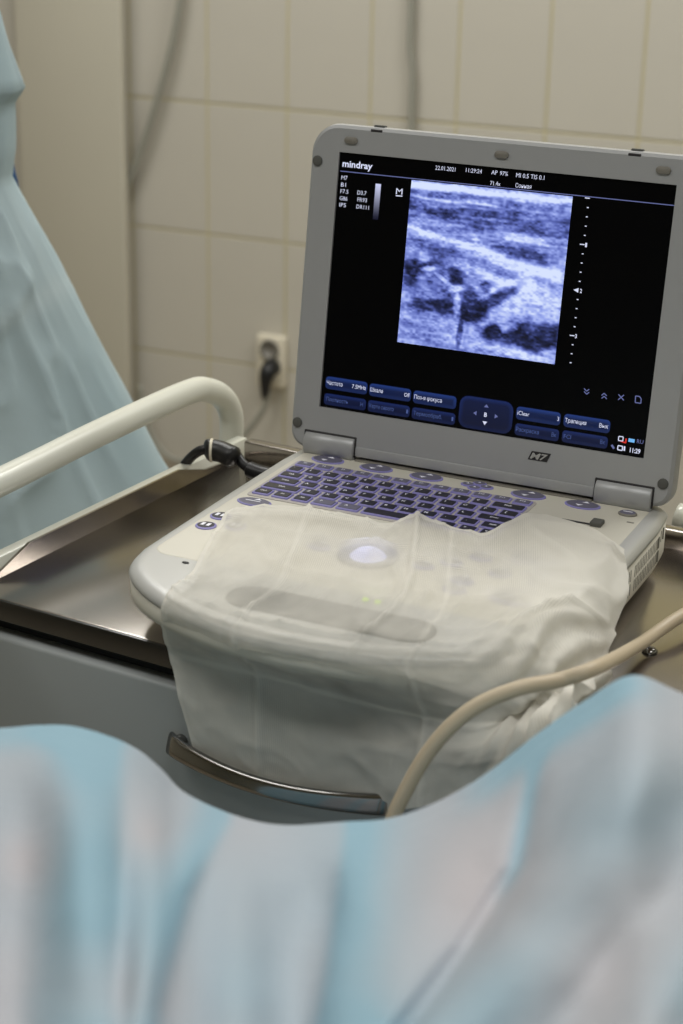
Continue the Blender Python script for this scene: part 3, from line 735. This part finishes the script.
# soft keys
def soft(x0, y0, x1, y1, h, m, txts, k):
    a = lid_uv(x0, y0); b = lid_uv(x1, y1); v = (a[1] + b[1]) / 2
    p = rrect(a[0], b[0], v - h / 2, v + h / 2, h * 0.28, 4)
    V = []; tn = []
    for ins, g_ in ((0, 0.55), (0.0007, 1.0), (0.0022, 0.75), (min(0.0042, h * 0.35), 0.35)):
        for q_ in scale_loop(p, ins): V.append(lw(q_[0], q_[1], DS)); tn.append(g_ * (0.35 + 0.65 * np.clip((q_[1] - v) / h + 0.5, 0, 1)))
    n = len(p); Fc = []
    for i in range(3):
        for j in range(n): Fc.append((i * n + j, i * n + (j + 1) % n, (i + 1) * n + (j + 1) % n, (i + 1) * n + j))
    Fc.append(tuple(3 * n + j for j in range(n)))
    o = mesh('soft_key', V, Fc, m, screen); set_tint(o, tn, 'g')
    its = []
    for s, xa, ww in txts:
        its.append((s, a[0] + (b[0] - a[0]) * xa, v - 0.0016, (b[0] - a[0]) * ww, mm(4.2), k, False))
    for it in its:
        parts = text_parts([it], DS + 0.0002); V, Fc, I = join_vf(parts)
        mesh('screen_lettering', V, Fc, [MT['t_white'], MT['t_dim']], screen, False, I)
    return o
H1, H2 = 0.0115, 0.0105
soft(325.3, 382.0, 367.0, 389.0, H1, MT['soft'], (('Частота', 0.03, 0.38), ('7.5MHz', 0.64, 0.33)), 0)
soft(369.0, 389.0, 410.7, 396.2, H1, MT['soft'], (('Шкала', 0.03, 0.30), ('Off', 0.84, 0.13)), 0)
soft(412.9, 396.4, 456.0, 403.4, H1, MT['soft'], (('Поз-я φокуса', 0.03, 0.64),), 0)
soft(516.0, 412.6, 560.3, 419.6, H1, MT['soft'], (('iClear', 0.03, 0.27), ('3', 0.93, 0.04)), 0)
soft(563.5, 419.9, 609.9, 427.4, H1, MT['soft'], (('Трапеция', 0.03, 0.46), ('Вык', 0.77, 0.19)), 0)
soft(323.8, 398.4, 365.6, 405.4, H2, MT['soft_dim'], (('Плотность', 0.06, 0.52), ('H', 0.87, 0.06)), 1)
soft(367.6, 405.3, 409.4, 412.4, H2, MT['soft_dim'], (('Карта серого', 0.04, 0.58), ('1', 0.92, 0.04)), 1)
soft(411.6, 412.6, 454.8, 419.8, H2, MT['soft_dim'], (('Термообраб.', 0.04, 0.66), ('1', 0.92, 0.04)), 1)
soft(514.6, 428.6, 558.6, 436.2, H2, MT['soft_dim'], (('Раскраска', 0.03, 0.52), ('Вк', 0.84, 0.10)), 1)
soft(561.8, 435.8, 607.4, 443.4, H2, MT['soft_dim'], (('FCI', 0.04, 0.16), ('Вк', 0.84, 0.10)), 1)
soft(458.8, 410.3, 512.4, 419.3, 0.0285, MT['soft_dim'], (), 1)
cen = (lid_uv(458.8, 410.3) + lid_uv(512.4, 419.3)) / 2
def poly(pts, k): return ([lw(cen[0] + a, cen[1] + b, DS + 0.0002) for a, b in pts], [tuple(range(len(pts)))], k)
parts = [poly([(-0.0022, 0.0065), (0.0022, 0.0065), (0, 0.0092)], 1), poly([(-0.0022, -0.0060), (0, -0.0092), (0.0022, -0.0060)], 0), poly([(-0.0115, 0), (-0.0085, -0.002), (-0.0085, 0.002)], 1), poly([(0.0115, 0), (0.0085, 0.002), (0.0085, -0.002)], 1)]
for q_ in parts: mesh('arrow_mark', q_[0], q_[1], [MT['t_white'], MT['t_line']][q_[2]], screen)
parts = text_parts([('B', cen[0] - 0.0013, cen[1] - 0.0018, 0.0026, 0.0038, 0, True)], DS + 0.0002)
V, Fc, I = join_vf(parts); mesh('screen_lettering', V, Fc, [MT['t_white'], MT['t_line']], screen, False, I)
# icons bottom right
def stroke(px, th, k): 
    return [(quad(px[i][0], px[i][1], px[i + 1][0], px[i + 1][1], th), [(0, 1, 2, 3)], k) for i in range(len(px) - 1)]
IM = [MT['t_white'], MT['t_line'], MT['t_red'], MT['t_blue']]
def icon(parts, name='status_icon'):
    V, Fc, I = join_vf(parts); return mesh(name, V, Fc, IM, screen, False, I)
for dy in (0, 3):
    icon(stroke([(583.8, 388.5 + dy), (586.4, 391.3 + dy), (589, 389.3 + dy)], 0.0008, 1)); icon(stroke([(601.4, 395.5 + dy), (603.9, 393.3 + dy), (606.5, 396.0 + dy)], 0.0008, 1))
icon(stroke([(618.2, 394.4), (623.6, 400.4)], 0.0008, 1) + stroke([(623.8, 395), (618, 399.8)], 0.0008, 1))
icon(stroke([(635.4, 396), (639.4, 396.6), (641, 399), (640.6, 403.4), (635, 402.6), (635.4, 396)], 0.0008, 1))
icon(stroke([(618.6, 436.4), (623, 437), (622.6, 441.2), (618.2, 440.6), (618.6, 436.4)], 0.0008, 0)); icon(stroke([(620, 441), (625.5, 443), (626, 438.6)], 0.0012, 2))
icon(stroke([(628.2, 440), (634.4, 441.2)], 0.0030, 3))
icon(stroke([(617.8, 445.6), (622.4, 446.4), (622, 450.6), (617.4, 449.8), (617.8, 445.6)], 0.0009, 0)); icon(stroke([(624.4, 446.4), (624, 451)], 0.0014, 0))
icon(stroke([(611.4, 445.0), (613.8, 448.8)], 0.0018, 1))
icon(text_parts([tx('RU', 636.5, 443.2, 643, mm(4.0), 1)], DS), 'screen_lettering'); icon(text_parts([tx('11:29', 629.4, 452.3, 640, mm(4.6), 0, True)], DS), 'screen_lettering')

# black lead with ferrite plugged in beside the machine
def zp(x, y, z): return on_z(x, y, z)
lead = thing('connector_lead', zp(230, 460, TRZ), 'black lead with a thick ferrite lump and white ring at the tray corner', 'cable')
P = [zp(176, 486, -0.10), zp(184, 466, -0.085), zp(196, 453, -0.068), zp(208, 449, -0.062), zp(222, 450, -0.062), zp(236, 455, -0.064), zp(243, 464, -0.070), zp(252, 470, -0.074), zp(266, 474, -0.074), zp(278, 476.5, -0.074)]
tube('lead', catmull(P, 6), 0.0048, MT['blackcable'], lead)
P = [zp(205, 450.5, -0.062), zp(212, 450, -0.062), zp(222, 452, -0.062), zp(231, 456, -0.063), zp(236, 458.5, -0.064)]
tube('ferrite', catmull(P, 5), np.interp(np.linspace(0, 1, 21), [0, .1, .85, 1], [.006, .0105, .0105, .007]), MT['blackcable'], lead)
P = [zp(210.4, 450.2, -0.062), zp(213, 450.3, -0.062)]
tube('ring', P, 0.0114, MT['socket'], lead)
P = catmull([zp(249, 469, -0.073), zp(258, 472.5, -0.074), zp(268, 475, -0.074), zp(284, 478.5, -0.074)], 8)
tube('strain_relief', P, 0.0066 + 0.0012 * (np.arange(len(P)) % 2), MT['blackcable'], lead)
lo = [T(-0.206, 0.02, TRZ + 0.0005)]

# ------------------------------------------------------------------ gauze over the controls
def ctrl(rows_):
    return np.array([[p for p in r] for r in rows_], float)
zt = ZP + 0.0048
def top(x, y): return zp(x, y, zt)
NCOL = 11
def front(x, off, z):      # hanging in front of the base: x machine coordinate
    yf = np.interp(abs(x), [0, 0.05, 0.097, 0.13, 0.157, 0.178], [-0.382, -0.377, -0.362, -0.345, -0.322, -0.27])
    return mw(x, yf - off, z)
R0 = [top(*p) for p in ((232, 510), (262, 507), (300, 509), (345, 516), (388, 524), (416, 515), (452, 528), (486, 535), (532, 518), (588, 532), (627, 553))]
R1 = [top(*p) for p in ((207, 545), (246, 538), (285, 541), (330, 548), (373, 556), (405, 555), (445, 562), (485, 566), (533, 557), (590, 566))] + [mw(0.1845, -0.150, -0.052)]
R2 = [top(*p) for p in ((190, 576), (226, 574), (266, 580), (312, 588), (356, 596), (395, 600), (437, 604), (480, 605), (530, 600), (583, 602))] + [mw(0.190, -0.205, -0.066)]
fx = [-0.105, -0.080, -0.045, -0.008, 0.030, 0.060, 0.092, 0.120, 0.147, 0.172]
R3 = [front(x, -0.014, zt - 0.0005) for x in fx[:8]] + [mw(0.148, -0.312, zt + 0.001), mw(0.172, -0.285, zt + 0.002), mw(0.199, -0.262, -0.072)]
R4 = [front(x - 0.001, 0.002, -0.0485) for x in fx[:8]] + [mw(0.158, -0.335, -0.050), mw(0.180, -0.318, -0.058), mw(0.200, -0.300, -0.085)]
def hang(x, y, yy):
    return on_plane(x, y, (0, 1, 0), yy)
yf_ = [front(x, 0, 0)[1] for x in fx[:8]] + [-0.345, -0.34, -0.335]
R8x = ((196, 752), (218, 772), (258, 790), (302, 801), (345, 804), (390, 807), (430, 803), (474, 790), (520, 768), (560, 748), (600, 716))
R6x = ((170, 650), (208, 659), (250, 670), (298, 682), (342, 694), (388, 706), (432, 716), (474, 722), (520, 720), (562, 710), (604, 692))
R8 = [on_ty(x, y, -0.3455) for x, y in R8x]
R6 = [on_ty(x, y, -0.3385) for x, y in R6x]
for k in (8, 9, 10): R6[k] = on_z(*R6x[k], TRZ + 0.004)
R5 = [a * 0.55 + b * 0.45 + np.array([0, -0.003, 0]) for a, b in zip(R4, R6)]
R7 = [on_ty((a[0] + b[0]) / 2 - 1, (a[1] + b[1]) / 2, -0.3465) for a, b in zip(R6x, R8x)]
NET = ctrl([R0, R1, R2, R3, R4, R5, R6, R7, R8])
def upsample(net, n):
    out = [catmull(r, n) for r in net]
    A = np.array(out); return np.stack([catmull(A[:, j], n) for j in range(A.shape[1])], 1)
GN = 14
GG = upsample(NET, GN); nr, nc = GG.shape[:2]
aa, bb = np.meshgrid(np.linspace(0, 1, nc), np.linspace(0, 1, nr))
du = np.gradient(GG, axis=1); dv = np.gradient(GG, axis=0); nn = np.cross(dv, du); nn /= np.linalg.norm(nn, axis=2, keepdims=True)
if nn[5, 5, 2] < 0: nn = -nn
amp = 0.0016 + 0.0020 * np.clip((bb - 0.45) * 3, 0, 1) + 0.006 * np.clip((aa - 0.72) * 4, 0, 1)
wr = (vnoise(aa * 9, bb * 9, 1) * 0.6 + vnoise(aa * 22 + bb * 6, bb * 14, 2) * 0.3 + vnoise(aa * 45, bb * 40, 3) * 0.12)
# vertical soft folds on the hanging part and a rolled fold by the right corner
fold = 0.5 + 0.5 * np.sin(aa * 38 + 2.5 * np.sin(bb * 3))
hangw = np.clip((bb - 0.55) * 3, 0, 1)
wr2 = np.abs(vnoise(aa * 13 + bb * 4, bb * 11 - aa * 3, 41) - 0.5) * 2
disp = amp * wr + 0.0012 * fold * hangw + 0.0030 * (1 - wr2) ** 3 * (0.4 + vnoise(aa * 4, bb * 4, 42)) * (0.25 + 0.75 * (bb < 0.4))
def ridge(d, w_): return np.exp(-(d / w_) ** 2)
disp += 0.0035 * ridge(aa - 0.505 - 0.02 * np.sin(bb * 9), 0.008) * np.clip((0.55 - bb) * 6, 0, 1)
disp += 0.0018 * ridge(aa - 0.22 - 0.015 * np.sin(bb * 4), 0.006) + 0.0016 * ridge(aa - 0.60 - 0.02 * np.sin(bb * 5), 0.006) * (bb > 0.35)
rc = np.clip((aa - 0.70) * 6, 0, 1) * np.clip((bb - 0.25) * 5, 0, 1)
disp += rc * (0.012 * np.sin(aa * 44 + bb * 26) ** 2 + 0.006 * vnoise(aa * 30, bb * 24, 8))
wr3 = 1 - np.abs(vnoise(aa * 26 + bb * 9, bb * 20 + aa * 7, 51) - 0.5) * 2; wr4 = 1 - np.abs(vnoise(aa * 7 - bb * 5, bb * 16, 52) - 0.5) * 2
disp += (0.0012 * wr3 ** 4 + 0.0030 * wr4 ** 6) * (0.35 + 0.65 * (bb < 0.40))
disp += 0.004 * ridge(bb - 0.03, 0.02) * vnoise(aa * 16, bb * 2, 12)
tb_ = np.hypot(GG[..., 0] + 0.0054, GG[..., 1] + 0.2136)
disp += 0.0058 * np.clip(1 - (tb_ / 0.024) ** 2, 0, 1) * (bb < 0.45)
GG2 = GG + nn * disp[..., None]
gz_ = mesh('gauze_cloth', GG2.reshape(-1, 3), grid_faces(nr, nc), MT['gauze'], None, True)
dens = 0.06 + 0.50 * np.clip((aa - 0.66) * 4, 0, 1) + 0.30 * np.clip((0.34 - bb) * 8, 0, 1) + 0.40 * (vnoise(aa * 7, bb * 9, 31) - 0.45) + 0.18 * (vnoise(aa * 24, bb * 22, 33) - 0.5) + 0.8 * (ridge(aa - 0.22 - 0.015 * np.sin(bb * 4), 0.006) + ridge(aa - 0.60 - 0.02 * np.sin(bb * 5), 0.006) + ridge(aa - 0.505 - 0.02 * np.sin(bb * 9), 0.006) * np.clip((0.55 - bb) * 6, 0, 1)) * 0.32 + 0.45 * ridge(bb - 0.752 - 0.004 * np.sin(aa * 20), 0.007)
dens += 0.36 * np.clip((bb - 0.45) * 8, 0, 1)
dens += 0.5 * (aa < 0.012) + 0.5 * (bb < 0.012) + 0.22 * (aa < 0.20) * (bb > 0.4) * 0.5
set_tint(gz_, dens.ravel())
ul = gz_.data.uv_layers.new(name='uv')
wid, hei = 0.36, 0.42
lv = np.zeros(len(gz_.data.loops), np.int32); gz_.data.loops.foreach_get('vertex_index', lv)
ul.data.foreach_set('uv', np.stack([aa.ravel()[lv] * wid, bb.ravel()[lv] * hei], 1).ravel().astype(np.float32))
tag(gz_, 'thin white gauze cloth draped over the controls and hanging off the tray', 'gauze')

# ------------------------------------------------------------------ probe cable
def hy(x, y, ty): return on_ty(x, y, ty)
pc = [zp(790, 560, -0.080), zp(735, 590, -0.080), zp(683, 615, -0.080), zp(640, 644, -0.080), hy(600, 666, -0.335), hy(560, 680, -0.362), hy(520, 688, -0.385), hy(480, 704, -0.400), hy(450, 727, -0.410), hy(425, 757, -0.416), hy(405, 792, -0.420), hy(393, 818, -0.422), hy(384, 850, -0.424), hy(376, 890, -0.424), hy(372, 960, -0.42)]
pcab = tube('probe_cable', catmull(pc, 8), 0.0052, MT['beige'])
tag(pcab, 'smooth beige probe cable curving across the gauze in front of the trolley', 'cable')
b_ = on_z(650, 652, TRZ)
lo = [[b_ + np.array([r * math.cos(a), r * math.sin(a), z]) for a in np.linspace(0, 2 * math.pi, 16, endpoint=False)] for r, z in ((0.006, 0.0), (0.006, 0.0015), (0.004, 0.0035), (0.0015, 0.0042))]
V, Fc = loft(lo); mesh('bolt', V, Fc, MT['chrome'], tro, True)

# ------------------------------------------------------------------ blue sheet standing at the left behind the trolley
def blue_sheet():
    # closed tent of cloth: silhouette on the right follows the photo, folds round it
    dep = 2.15
    sil = [(-6, 4), (6, 45), (22, 88), (12, 104), (14, 150), (11, 178), (26, 205), (58, 262), (100, 345), (128, 398), (152, 446), (166, 474), (200, 540), (250, 640), (300, 740), (340, 830)]
    sil = np.concatenate([np.array([a_ + (b_ - a_) * t for t in np.linspace(0, 1, 5)[:-1]]) for a_, b_ in zip(np.array(sil[:7], float)[:-1], np.array(sil[:7], float)[1:])] + [catmull(sil[6:], 14)])
    loops = []
    rgt = RB[0]; axis_px = -150
    c0 = at_depth(axis_px, 470, dep)
    ax = np.array([c0[0], c0[1], 0])
    fwd = np.array([RB[2][0], RB[2][1], 0]); fwd /= np.linalg.norm(fwd); rg = np.array([fwd[1], -fwd[0], 0])
    n = 260; tint = []
    nrm = np.array([fwd[0], fwd[1], 0])
    for x, y in sil:
        q_ = on_plane(x, y, nrm, nrm @ ax)
        z = max(q_[2], 0.012); R_ = (q_ - ax) @ rg
        loop = []
        for k in range(n):
            a = 2 * math.pi * k / n
            n1 = lambda f, g_, sd: vnoise(np.array([a * f + z * 0.8]), np.array([z * g_ - a * 0.6]), sd)[0]
            c1 = 1 - abs(n1(3.2, 5.0, 61) - 0.5) * 2; c2 = 1 - abs(n1(6.0, 9.0, 62) - 0.5) * 2
            fr = 1 + 0.045 * c1 ** 5 + 0.022 * c2 ** 4 + 0.04 * (n1(2.5, 3.0, 6) - 0.5) + 0.02 * (1 - min(1, abs(z - 0.80 - 0.16 * (a - 4.7)) / 0.015))
            if abs(math.cos(a)) > 0.9 and math.cos(a) > 0: fr = 1 + (fr - 1) * 0.3
            ry = 0.42
            loop.append(ax + rg * R_ * math.cos(a) * fr + fwd * R_ * ry * math.sin(a) * fr + np.array([0, 0, z]))
            seam = math.exp(-((z - 0.86 - 0.10 * math.cos(a)) / 0.012) ** 2)
            tint.append(0.25 + 0.5 * vnoise(np.array([a * 3.0]), np.array([z * 5.0]), 5)[0] + 0.3 * seam)
        loops.append(loop)
        if q_[2] <= 0.012: break
    V, Fc = loft(loops)
    o = mesh('surgical_drape', V, Fc, MT['sheet'], None, True); set_tint(o, tint)
    nv = tube('inner_lining', catmull([at_depth(3, 150, 2.13), at_depth(7, 172, 2.10), at_depth(11, 190, 2.10), at_depth(13, 215, 2.12)], 6), 0.010, MT['navy'], o); nv['label'] = 'navy blue cloth under the sheet'
    return tag(o, 'pale blue disposable sheet draped like a tent by the cream column', 'drape')
blue_sheet()

# ------------------------------------------------------------------ patient drape in the foreground
def patient_drape():
    sx = [-220, -100, 0, 37, 75, 125, 155, 180, 230, 280, 342, 392, 442, 492, 542, 592, 636, 683, 760, 880]
    sy = [760, 735, 727, 724, 726, 743, 766, 791, 814, 825, 822, 818, 800, 771, 732, 697, 674, 691, 725, 770]
    cs_ = catmull(np.stack([sx, sy], 1), 10)
    X = np.linspace(-210, 870, 190); YS = np.interp(X, cs_[:, 0], cs_[:, 1]) + 9
    tt = np.concatenate([np.linspace(0, 0.1, 12)[:-1], np.linspace(0.1, 1, 88)])
    XX, TT = np.meshgrid(X, tt); YY = YS[None, :] + TT * (1180 - YS[None, :])
    def pl_d(pts):   # signed horizontal distance in px to a polyline running downwards
        pts = sorted(pts, key=lambda q: q[1]); ys = [q[1] for q in pts]; xs = [q[0] for q in pts]
        return XX - np.interp(YY, ys, xs)
    d0 = np.interp(X, [-210, 100, 270, 450, 640, 870], [1.06, 1.05, 1.05, 1.02, 0.98, 0.96])
    dep = d0[None, :] - 0.37 * TT ** 0.75
    h = np.zeros_like(XX)
    def rd(d, w_): return np.exp(-(d / w_) ** 2)
    def step(d, w_): return 1 / (1 + np.exp(-d / w_))
    h += 0.026 * step(-pl_d([(122, 740), (119, 850), (114, 1000), (112, 1180)]), 4) * rd(pl_d([(84, 722), (86, 1180)]), 42)
    h -= 0.020 * rd(pl_d([(20, 722), (28, 880), (10, 1180)]), 38)
    h += 0.016 * rd(pl_d([(160, 770), (150, 830), (140, 1180)]), 22)
    h += 0.024 * step(-pl_d([(234, 815), (204, 865), (188, 895), (160, 1005), (140, 1180)]), 4) * rd(pl_d([(210, 805), (178, 900), (135, 1020), (115, 1180)]), 36)
    h += 0.014 * rd(pl_d([(250, 815), (240, 900), (230, 1180)]), 30)
    h -= 0.024 * rd(pl_d([(300, 822), (318, 880), (300, 960), (285, 1180)]), 34)
    h += 0.022 * step(pl_d([(347, 822), (335, 920), (318, 1024), (300, 1180)]), 4) * rd(pl_d([(372, 820), (360, 920), (345, 1024), (330, 1180)]), 60)
    h += 0.016 * rd(pl_d([(455, 790), (440, 880), (410, 960), (380, 1180)]), 36)
    h -= 0.018 * rd(pl_d([(536, 735), (530, 800), (518, 865), (470, 945), (415, 1015), (330, 1130)]), 14)
    dg = pl_d([(636, 690), (590, 770), (535, 862), (480, 940), (422, 1018), (320, 1180)])
    h += 0.040 * step(dg, 6) * rd(dg - 36, 62)
    h -= 0.009 * rd(pl_d([(720, 760), (675, 880), (610, 960), (540, 1060), (480, 1180)]), 30)
    h += 0.018 * rd(pl_d([(760, 740), (720, 900), (650, 1024), (590, 1180)]), 40)
    h += 0.014 * (vnoise(XX / 90, YY / 90, 4) - 0.5) + 0.004 * (vnoise(XX / 38, YY / 42, 5) - 0.5)
    env = np.clip(TT * 4.5, 0, 1); env = env * env * (3 - 2 * env)
    dep = dep - 1.0 * h * env
    tint = 0.34 + 0.70 * (vnoise(XX / 120 + 4, YY / 90, 11) - 0.5)
    tint += 0.55 * step(pl_d([(40, 722), (66, 800), (50, 900), (30, 1000), (30, 1180)]), 9) * step(-pl_d([(122, 740), (119, 850), (114, 1000), (112, 1180)]), 4)
    tint += 0.55 * step(pl_d([(200, 800), (172, 880), (140, 960), (125, 1180)]), 8) * step(-pl_d([(234, 815), (204, 865), (188, 895), (160, 1005), (140, 1180)]), 3)
    tint += 0.30 * step(pl_d([(118, 722), (116, 1180)]), 4) * step(pl_d([(200, 800), (172, 880), (140, 960), (125, 1180)]) * -1, 8) * step(YY - 880, 25)
    tint += 0.60 * step(pl_d([(347, 822), (335, 920), (318, 1024), (300, 1180)]), 3) * step(-pl_d([(380, 815), (370, 900), (380, 980), (420, 1180)]), 14)
    tint += 0.60 * rd(pl_d([(540, 740), (530, 790), (516, 865), (500, 900)]), 8) * (YY > 730) * step(890 - YY, 8)
    tint += 0.70 * step(XX - 470, 12) * step(640 - XX, 10) * np.exp(-((YY - YS[None, :]) / 20) ** 2)
    tint += 0.35 * rd(dg - 60, 60) * step(YY - 820, 40)
    tint += 0.30 * step(YY - 960, 25) * step(XX - 330, 30)
    tint += 0.45 * step(60 - XX, 10) * np.exp(-((YY - YS[None, :]) / 16) ** 2)
    tint -= 0.25 * np.exp(-((XX - 25) / 30) ** 2 - ((YY - 860) / 30) ** 2) + 0.2 * np.exp(-((XX - 150) / 22) ** 2 - ((YY - 835) / 22) ** 2)
    P = CAM + dep[..., None] * (np.stack([(XX - 341.5) / FPX, -(YY - 512) / FPX, np.ones_like(XX)], -1) @ RB)
    # smooth shoulder over the far side, then down to the floor; the near side also falls to the floor
    fwd = np.array([RB[2][0], RB[2][1], 0]); fwd /= np.linalg.norm(fwd)
    back = []
    for df, dz in ((0.10, -0.80), (0.098, -0.5), (0.09, -0.25), (0.075, -0.10), (0.055, -0.045), (0.03, -0.012), (0.012, -0.001)):
        q_ = P[0] + fwd * df; q_[:, 2] = np.maximum(P[0][:, 2] + dz, 0.02) if dz > -0.7 else 0.02
        back.append(q_)
    frontr = []
    for df, dz in ((-0.03, -0.02), (-0.05, -0.10), (-0.055, -0.4), (-0.055, -2)):
        q_ = P[-1] + fwd * df; q_[:, 2] = np.maximum(P[-1][:, 2] + dz, 0.02)
        frontr.append(q_)
    A = np.concatenate([np.array(back), P, np.array(frontr)], 0)
    tn = np.concatenate([np.repeat(tint[:1], len(back), 0), tint, np.repeat(tint[-1:], len(frontr), 0)], 0)
    o = mesh('patient_drape', A.reshape(-1, 3), grid_faces(*A.shape[:2]), MT['drape'], None, True)
    set_tint(o, tn.ravel())
    return tag(o, 'blue and white translucent surgical drape in soft folds across the foreground', 'drape')
patient_drape()
